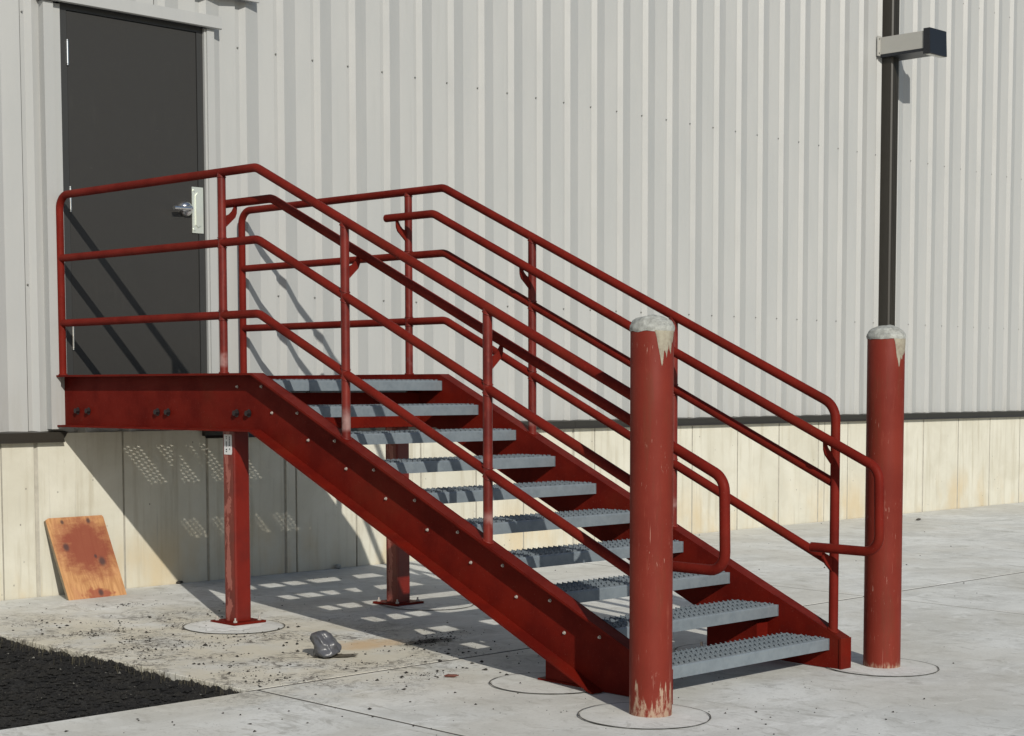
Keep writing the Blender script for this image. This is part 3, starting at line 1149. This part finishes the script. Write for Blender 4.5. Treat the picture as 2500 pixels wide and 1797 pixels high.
def bollard(cx, cy, label, drip, seed, paint):
    z0 = gz(cy)
    t = thing('bollard', label, 'bollard', (cx, cy, z0), 'red pipe bollards at the foot of the stair')
    r, h = .0865, 1.5525
    mb = MB()
    mb.lathe([(r, z0 - .04), (r, z0 + .05), (r, z0 + .4), (r, z0 + .8), (r, z0 + 1.2), (r, z0 + h - .004), (r - .003, z0 + h), (r - .02, z0 + h)], cx, cy, 48)
    part('pipe', mb, paint, t)
    mb = MB()
    prof = [(r + .0015, z0 + h - .014), (r + .004, z0 + h - .004), (r + .001, z0 + h + .012)]
    for i in range(9):
        a = i / 8 * pi / 2
        prof.append((max(.0005, (r - .002) * cos(a)), z0 + h + .012 + .038 * sin(a)))
    def bump(rr, zz, a):
        k = noise.noise((cos(a) * rr * 26 + seed, sin(a) * rr * 26, zz * 26)) + .5 * noise.noise((cos(a) * rr * 70, sin(a) * rr * 70 + seed, zz * 70))
        return rr * (1 + .022 * k), zz + .006 * k
    mb.lathe(prof, cx, cy, 40, bump)
    part('concrete_cap', mb, M_CAP, t)
    # run of spilt cement down the pipe below the cap
    mb = MB()
    n = 34
    a0, a1 = drip
    vs = []
    for i in range(n + 1):
        s = i / n
        a = radians(a0 + (a1 - a0) * s)
        d = .040 + .035 * sin(pi * s) + .03 * noise.noise((s * 9, seed, 2)) + .015 * noise.noise((s * 25, seed, 5)) + 0.05 * math.exp(-((s - .30) / .10) ** 2)
        d *= min(1, s * 7) * min(1, (1 - s) * 7) + .15
        for j in range(5):
            zz = z0 + h - .006 - d * j / 4
            e = .0022 if 0 < j < 4 else (.0016 if j == 0 else .0006)
            vs.append((cx + (r + e) * cos(a), cy + (r + e) * sin(a), zz))
    fs = [(i * 5 + j, i * 5 + j + 1, (i + 1) * 5 + j + 1, (i + 1) * 5 + j) for i in range(n) for j in range(4)]
    mb.add(vs, fs, True)
    part('cement_run', mb, M_DRIP, t)
    return t


bollard(BA[0], BA[1], 'nearer red bollard hiding the left foot of the stair, scraped pale at its base', (226, 296), 1.0, M_BOLLARD)
bollard(BB[0], BB[1], 'farther red bollard beyond the right stair side, below the downspout', (236, 300), 5.0, M_BOLLARD2)

# ------------------------------------------------------------------ staircase
H, SL, YB, YBB = 1.3009, 0.4589, 1.902, 1.879
DEPTH = .3033
YE = 4.612
FT = .011      # flange thickness
st = thing('metal_staircase', 'red steel staircase with grey open treads and pipe railings climbing to the dark door', 'staircase', (W / 2, -2.3, gz(-2.3)))


def topz(y):      # y positive away from the wall
    return H - SL * max(0, y - YB)


def botz(y):
    return H - DEPTH - SL * max(0, y - YBB)


YG = 4.235
bolt_mesh = {}


def hex_bolt(mb, x, y, z, r, h, sgn):
    n = 6
    vs = [(x, y + r * cos(2 * pi * i / n), z + r * sin(2 * pi * i / n)) for i in range(n)] + [(x + sgn * h, y + r * .88 * cos(2 * pi * i / n), z + r * .88 * sin(2 * pi * i / n)) for i in range(n)]
    f = [tuple(range(n, 2 * n))] + [(i, (i + 1) % n, n + (i + 1) % n, n + i) for i in range(n)]
    if sgn < 0:
        f = [q[::-1] for q in f]
    mb.add(vs, f)
    # washer
    n = 14
    r2 = r * 1.25
    vs = [(x + sgn * .0025, y + r2 * cos(2 * pi * i / n), z + r2 * sin(2 * pi * i / n)) for i in range(n)]
    f = [tuple(range(n))]
    if sgn < 0:
        f = [q[::-1] for q in f]
    mb.add(vs, f)


T0, RUN, RISE, ZT1 = 1.928, .2914, .1347, 1.2634


def stringer(side):
    """C channel, flanges turned outwards; side -1 near (x=0), +1 far (x=W)"""
    cx = 0.0 if side < 0 else W
    out = cx + side * .042       # flange tips
    web0 = cx - side * .037      # inner face
    web1 = cx - side * .029      # outer face of web
    mb = MB()
    for poly in ([(-.004, H), (-YB, H), (-YBB, H - DEPTH), (-.004, H - DEPTH)],
                 [(-YB, H), (-YG, topz(YG)), (-YG, gz(-YG) + .004), (-YBB, H - DEPTH)],
                 [(-YG, topz(YG)), (-YE, topz(YE)), (-YE, gz(-YE) + .002), (-YG, gz(-YG) + .004)]):
        mb.prism(poly, 'x', web0, web1)
    web = part('stringer', mb, M_RED, st)
    xa, xb = sorted((out, web0 - side * .0006))
    mb = MB()
    t = FT
    mb.prism([(-.004, H), (-YB, H), (-YB + .003, H - t), (-.004, H - t)], 'x', xa, xb)
    mb.prism([(-YB, H), (-YE, topz(YE)), (-YE, topz(YE) - t * 1.1), (-YB + .003, H - t)], 'x', xa, xb)
    part('top_flange', mb, M_RED, web)
    mb = MB()
    mb.prism([(-.004, H - DEPTH), (-YBB, H - DEPTH), (-YBB - .002, H - DEPTH + t), (-.004, H - DEPTH + t)], 'x', xa, xb)
    mb.prism([(-YBB, H - DEPTH), (-YG, botz(YG)), (-YG - .02, botz(YG + .02) + t * 1.1), (-YBB - .002, H - DEPTH + t)], 'x', xa, xb)
    part('bottom_flange', mb, M_RED, web)
    mb = MB()
    mb.box(cx - .042, cx + .042, -YE - .010, -YE - .0005, gz(-YE) + .002, topz(YE) - .002)
    part('end_plate', mb, M_RED, web)
    # bolts
    for ys in ((.155, .27), (.965, 1.065), (1.685, 1.79)):
        for y in ys:
            mb = MB()
            hex_bolt(mb, web1, -y, 1.092, .017, .022, side)
            part('bolt', mb, M_BOLTD, web)
    for i in range(10):
        for dy in (.03, .235):
            mb = MB()
            y = T0 + i * RUN - dy
            if i == 9 and dy > .1:
                continue
            z = ZT1 - i * RISE - .033
            hex_bolt(mb, web1, -y, z, .0063, .010, side)
            part('bolt', mb, M_BOLTS, web)
    return web


stringer(-1)
stringer(1)

# cross beams under the landing
for yc in (.21, 1.015, 1.74):
    mb = MB()
    a, b = .038, W - .038
    mb.box(a, b, -yc - .004, -yc + .004, 1.0, 1.195)
    mb.box(a, b, -yc + .004, -yc + .055, 1.187, 1.195)
    mb.box(a, b, -yc + .004, -yc + .055, 1.0, 1.008)
    part('cross_beam', mb, M_RED, st)


def grating_mesh(name, length, width, nrow, pitch, hgt, axis='x', teeth=.004, th=.0022):
    """strut grating: mirrored zigzag strands with serrated tops, forming diamond openings"""
    mb = MB()
    sp = width / nrow
    sub = 3
    nper = int(round(length / pitch))
    pitch = length / nper
    for r in range(nrow):
        yc = sp * (r + .5)
        ph = r % 2
        line = []
        N = nper * 2 * sub
        for i in range(N + 1):
            u = i / sub
            tri = abs((u % 2) - 1)          # 1..0..1
            if ph:
                tri = 1 - tri
            yy = yc + (tri - .5) * sp * 1.02
            tz = teeth * (1 if i % 2 else -.2)
            line.append((length * i / N, yy, tz))
        vs, fs = [], []
        for (x, y, tz) in line:
            vs += [(x, y - th, -hgt), (x, y - th, tz), (x, y + th, tz), (x, y + th, -hgt)]
        for i in range(N):
            a = i * 4
            for k in range(3):
                fs.append((a + k, a + k + 1, a + 5 + k, a + 4 + k))
        if axis == 'y':
            vs = [(y, -x, z) for x, y, z in vs]
            fs = [f[::-1] for f in fs]
        else:
            fs = [f[::-1] for f in fs]
            fs = [f[::-1] for f in fs]
        mb.add(vs, fs)
    return mb


# tread: galvanised channel frame with a strut-grating top
TX0, TX1, TD, TH = .039, W - .039, .262, .0552


def tread_body():
    mb = MB()
    x0, x1 = TX0, TX1
    for xx in (x0, x1 - .004):
        mb.box(xx, xx + .004, -.004, TD - .004, -TH, -.001)
    mb.prism([(0.0, -TH), (0.0, -.006), (.006, 0.0), (.016, .0005), (.016, -.003), (.004, -.008), (.004, -TH)], 'x', x0 + .004, x1 - .004) if False else None
    # front face with a rolled top edge
    prof = [(.010, -TH), (0.0, -TH), (0.0, -.007), (.002, -.002), (.007, 0.0), (.014, -.001), (.014, -.006)]
    vs = [(x0 + .004, y, z) for y, z in prof] + [(x1 - .004, y, z) for y, z in prof]
    n = len(prof)
    mb.add(vs, [(i, n + i, n + i + 1, i + 1) for i in range(n - 1)])
    mb.box(x0 + .004, x1 - .004, .002, .005, -TH + .001, -.010)
    mb.box(x0 + .004, x1 - .004, TD - .004, TD - .0005, -TH, -.002)
    return mb


proto = None
gm = grating_mesh('grating', TX1 - TX0 - .012, TD - .02, 6, .036, .026, 'x', .0075, .0034)
gv = [(x + TX0 + .006, y + .012, z - .001) for x, y, z in gm.v]
gm.v = gv
for i in range(10):
    y = -(T0 + i * RUN)
    z = ZT1 - i * RISE
    if proto is None:
        b = tread_body()
        b.v = [(vx, vy + y, vz + z) for vx, vy, vz in b.v]
        proto = part('tread', b, M_GALV, st, at=(W / 2, y, z))
        g2 = MB()
        g2.v, g2.f, g2.s = [(vx, vy + y, vz + z) for vx, vy, vz in gm.v], gm.f, gm.s
        part('grating', g2, M_GALV, proto)
    else:
        copy_part(proto, st, (0, -i * RUN, -i * RISE))

# landing planks of the same grating, running out from the door
PW = (W - .09) / 5
pm = grating_mesh('landing_plank', 1.63, PW - .024, 6, .038, .0121, 'y', .002, .0037)
first = None
for i in range(5):
    if first is None:
        mb = MB()
        x0 = .045
        mb.v = [(x + x0 + .012, y - .022, z + 1.262) for x, y, z in pm.v]
        mb.f, mb.s = list(pm.f), list(pm.s)
        for xx in (x0 + .003, x0 + PW - .0145):
            mb.box(xx, xx + .0115, -1.652, -.022, 1.197, 1.2615)
        first = part('landing_plank', mb, M_GALV, st, at=(x0, 0, 1.2))
    else:
        copy_part(first, st, (PW * i, 0, 0))

# columns


def column(cx, cy):
    z0 = gz(cy)
    mb = MB()
    h, r = .051, .011
    pts = []
    for (sx, sy, a0) in ((1, 1, 0), (-1, 1, 90), (-1, -1, 180), (1, -1, 270)):
        for k in range(4):
            a = radians(a0 + k * 30)
            pts.append((cx + sx * (h - r) + r * cos(a), cy + sy * (h - r) + r * sin(a)))
    n = len(pts)
    vs = [(x, y, z0 + .012) for x, y in pts] + [(x, y, H - DEPTH - .001) for x, y in pts]
    mb.add(vs, [(i, (i + 1) % n, n + (i + 1) % n, n + i) for i in range(n)])
    c = part('column', mb, M_COLUMN, st)
    mb = MB()
    mb.box(cx - .105, cx + .105, cy - .105, cy + .105, z0 + .0045, z0 + .0165)
    part('base_plate', mb, M_RED, c)
    for sx in (-1, 1):
        for sy in (-1, 1):
            mb = MB()
            x, y = cx + sx * .08, cy + sy * .08
            mb.tube([(x, y, z0 + .0165), (x, y, z0 + .040)], .005, 8)
            n6 = 6
            vs = [(x + .011 * cos(pi / 3 * i), y + .011 * sin(pi / 3 * i), z0 + .0166) for i in range(n6)] + [(x + .011 * cos(pi / 3 * i), y + .011 * sin(pi / 3 * i), z0 + .026) for i in range(n6)]
            mb.add(vs, [(i, (i + 1) % n6, n6 + (i + 1) % n6, n6 + i) for i in range(n6)] + [tuple(range(n6, 12))])
            part('anchor_bolt', mb, M_BOLTS, c)
    return c


cA = column(CXA, CY)
cB = column(CXB, CY)
# paper tag on the near column
mb = MB()
lx = CXA - .0515
lab = [(CY + .034, .872), (CY - .030, .872), (CY - .034, .882), (CY - .034, .972), (CY - .028, .978), (CY + .034, .978)]
mb.prism(lab, 'x', lx - .0012, lx)
tag = part('paper_label', mb, M_PAPER, cA, 'white paper label with two columns of print')
mb = MB()
random.seed(3)
for col, y in enumerate((CY + .013, CY - .014)):
    z = .968
    while z > (.885 if col == 0 else .892):
        hgt = random.uniform(.004, .009)
        wd = random.uniform(.006, .012)
        if random.random() < .85:
            mb.box(lx - .0016, lx - .0012, y - wd / 2, y + wd / 2, z - hgt, z)
        z -= hgt + random.uniform(.0015, .004)
part('printed_text', mb, M_INK, cA)

# stubs that carry the foot of each stringer
for cx, side in ((0, -1), (W, 1)):
    mb = MB()
    a, b = sorted((cx - side * .0385, cx - side * .125))
    mb.prism([(-3.90, gz(-3.9) + .012), (-4.20, gz(-4.2) + .012), (-4.20, min(topz(4.2), .10)), (-3.90, botz(3.9) + .10)], 'x', a, b)
    s = part('support_stub', mb, M_RED, st)
    mb = MB()
    a2, b2 = sorted((cx - side * .03, cx - side * .18))
    mb.prism([(-3.86, gz(-3.86) + .0045), (-4.22, gz(-4.22) + .0045), (-4.22, gz(-4.22) + .0135), (-3.86, gz(-3.86) + .0135)], 'x', a2, b2)
    part('base_plate', mb, M_RED, s)
    mb = MB()
    x = cx + side * .0
    mb.tube([(cx - side * .155, -3.89, gz(-3.89) + .013), (cx - side * .155, -3.89, gz(-3.89) + .06)], .0065, 8)
    part('anchor_bolt', mb, M_BOLTS, s)

# railings
RR = .0225
H3, H2, H1 = H + 1.045, H + .6807, H + .303
YB3, YB2, YB1 = 1.9117, 1.9172, 1.9202
Y0, YP, Y4 = .0446, (1.6161, 2.6003, 3.5795), 4.5495


def rz(h, yb, y):
    return h - SL * max(0, y - yb)


def railing(cx, side):
    inn = -side        # direction towards the walking surface
    X = cx
    # outer frame: wall post, top rail, foot post in one bent pipe
    mb = MB()
    zt4 = rz(H3, YB3, Y4)
    path = fillet([(X, -Y0, H - .001), (X, -Y0, H3), (X, -YB3, H3), (X, -Y4, zt4), (X, -Y4, topz(Y4) - .012)], [.085, .12, .105], 7)
    mb.tube(path, RR, 16)
    mb.bead((X, -Y0, H + .002), RR, .005)
    mb.bead((X, -Y4, topz(Y4) + .002), RR, .005, SL)
    part('top_rail', mb, M_RAIL, st)
    for nm, h, yb in (('middle_rail', H2, YB2), ('lower_rail', H1, YB1)):
        mb = MB()
        path = fillet([(X, -Y0 - RR * .6, h), (X, -yb, h), (X, -Y4 + RR * .6, rz(h, yb, Y4 - RR * .6))], [.12], 7)
        mb.tube(path, RR * .97, 16, False)
        part(nm, mb, M_RAIL, st)
    for y in YP:
        mb = MB()
        mb.tube([(X, -y, topz(y) - .012), (X, -y, topz(y) + .2), (X, -y, rz(H3, YB3, y) - .002)], RR * .985, 16)
        mb.bead((X, -y, topz(y) + .002), RR, .005, 0 if y < YB else SL)
        for hh, yb in ((H3, YB3), (H2, YB2), (H1, YB1)):
            zz = rz(hh, yb, y)
            sl = 0 if y < yb else SL
            mb.bead((X, -y, zz - RR * 1.12), RR * .98, .0032, sl)
            if hh != H3:
                mb.bead((X, -y, zz + RR * 1.12), RR * .98, .0032, sl)
        part('rail_post', mb, M_POST, st)
    # handrail on brackets inside the guard
    hx = X + inn * .09
    ZH = 2.195
    mb = MB()
    ze = ZH - SL * (4.845 - 1.922)
    path = fillet([(hx, -1.525, ZH), (hx, -1.922, ZH), (hx, -4.845, ze), (hx, -4.852, .476), (hx, -4.485, .480)], [.12, .085, .075], 7)
    mb.tube(path, RR, 16)
    hr = part('handrail', mb, M_RAIL, st)
    for y in (YP[0], YP[1], YP[2], Y4):
        zc = ZH - SL * max(0, y - 1.922)
        mb = MB()
        # plate bracket: foot on the post, curved arm, saddle under the rail
        a = X + inn * RR * .8
        pts = [(a, zc - .135), (a, zc - .075), (a + inn * .030, zc - .062), (a + inn * .048, zc - .045), (hx - inn * .008, zc - .018), (hx + inn * .006, zc - .018), (hx + inn * .004, zc - .055), (hx - inn * .006, zc - .078)]
        quads = [(0, 1, 2, 7), (2, 3, 6, 7), (3, 4, 5, 6)]
        for q in quads:
            mb.prism([pts[i] for i in q], 'y', -y - .005, -y + .005)
        part('rail_bracket', mb, M_RAIL, hr)
    # lower bracket carrying the return
    mb = MB()
    a = X + inn * RR * .8
    mb.prism([(a, .36), (a, .43), (hx, .456), (hx + inn * .006, .43), (hx - inn * .02, .40)], 'y', -Y4 - .005, -Y4 + .005)
    part('rail_bracket', mb, M_RAIL, hr)


railing(0.0, -1)
railing(W, 1)

# ------------------------------------------------------------------ loose things
# plywood offcut leaning on the wall
bx, by = .079, -.2485
bw, bl, th = .402, .52, .019
root = thing('plywood_board', 'orange plywood offcut with a red stain leaning on the concrete wall base', 'board', (bx, by, gz(by)))
ang = math.atan2(.235, .474)
ca, sa = cos(ang), sin(ang)
mb = MB()
c = .012
outl = [(-bw / 2 + .003, 0), (bw / 2, 0), (bw / 2 - .004, bl - c), (bw / 2 - c, bl), (-bw / 2 + c + .01, bl), (-bw / 2 - .001, bl - c)]
n = len(outl)
fr = [(x, 0.0, z) for x, z in outl]
bk = [(x, th, z) for x, z in outl]
mb.add(fr + bk, [tuple(range(n)), tuple(range(n, 2 * n))[::-1]] + [((i + 1) % n, i, n + i, n + (i + 1) % n) for i in range(n)])
me = mb.mesh('board')
me.materials.append(M_PLY)
me.materials.append(M_PLYEDGE)
for i, p in enumerate(me.polygons):
    p.material_index = 0 if i == 0 else 1
bo = bpy.data.objects.new('board', me)
COL.objects.link(bo)
bo.parent = root
bo.rotation_euler = (-ang, 0, radians(1.0))

# crumpled grey plastic bag
bgx, bgy = -.27, -2.76
root = thing('crumpled_bag', 'crumpled dark grey plastic bag lying on the slab right of the near column', 'plastic bag', (bgx, bgy, gz(bgy)))
mb = MB()
nu, nv = 44, 26
axis = Vector((-.25, .15, .9)).normalized()
sidev = axis.cross(Vector((0, 0, 1))).normalized()
up2 = axis.cross(sidev)
vs, fs = [], []
for j in range(nv + 1):
    s = j / nv
    prof = .078 * (1 - .42 * s) * sqrt(max(0.0, 1 - (2 * s - 1) ** 8)) + .002
    for i in range(nu):
        a = 2 * pi * i / nu
        fold = 1.12 + .42 * noise.noise((cos(a) * 1.8, sin(a) * 1.8, s * 2.5 + 4)) - .30 * abs(noise.noise((cos(a) * 3.4, sin(a) * 3.4, s * 2.0))) - .16 * abs(noise.noise((cos(a) * 7, sin(a) * 7, s * 4)))
        c = Vector((bgx + .018 - .05 * s, bgy - .015 + .05 * s, gz(bgy) + .010 + .112 * s))
        v = c + (sidev * cos(a) * prof * 1.05 + up2 * sin(a) * prof * .8) * fold
        v.z = max(v.z, gz(v.y) + .002)
        vs.append(v)
for j in range(nv):
    for i in range(nu):
        a, b = j * nu + i, j * nu + (i + 1) % nu
        fs.append((a, b, b + nu, a + nu))
mb.add(vs, fs, True)
part('bag', mb, M_BAG, root)
mb = dust_blob(bgx + .045, bgy - .02, .115, .045, -.45, 2.6, M_MUD, .007, .6)
part('mud_smear', mb, M_MUD, root)

# small chips and stones
def lump(name, label, cat, x, y, sx, sy, sz, mat, rot=0.0, seed=0.0):
    mb = MB()
    nu, nv = 12, 7
    vs, fs = [], []
    for j in range(nv + 1):
        t = pi * j / nv
        for i in range(nu):
            a = 2 * pi * i / nu
            k = 1 + .35 * noise.noise((cos(a) * sin(t) * 1.7 + seed, sin(a) * sin(t) * 1.7, cos(t) * 1.7))
            px, py, pz = sx * k * sin(t) * cos(a), sy * k * sin(t) * sin(a), sz * k * cos(t)
            vs.append((x + px * cos(rot) - py * sin(rot), y + px * sin(rot) + py * cos(rot), gz(y) + .004 + sz * .8 + pz))
    for j in range(nv):
        for i in range(nu):
            a, b = j * nu + i, j * nu + (i + 1) % nu
            fs.append((a, a + nu, b + nu, b))
    mb.add(vs, fs)
    o = part(name, mb, mat, at=(x, y, gz(y)))
    o['label'] = label
    o['category'] = cat
    return o


lump('paint_chip', 'small flat red-brown chip on the slab left of the stair foot', 'chip', -.205, -3.55, .032, .011, .007, M_CHIP, -.75, 2)
lump('pebble', 'pale pebble at the foot of the concrete wall behind the stair', 'pebble', 2.10, -.035, .026, .018, .015, M_CAP, .3, 4)
lump('dirt_clod', 'dark clod of dirt against the wall right of the plywood board', 'clod', .81, -.03, .028, .016, .009, M_CRUMB, .1, 6)
lump('leaf_scrap', 'dark scrap of leaf on the slab near the wall at far right', 'leaf', 8.71, -.50, .05, .016, .009, M_LEAF, .2, 8)
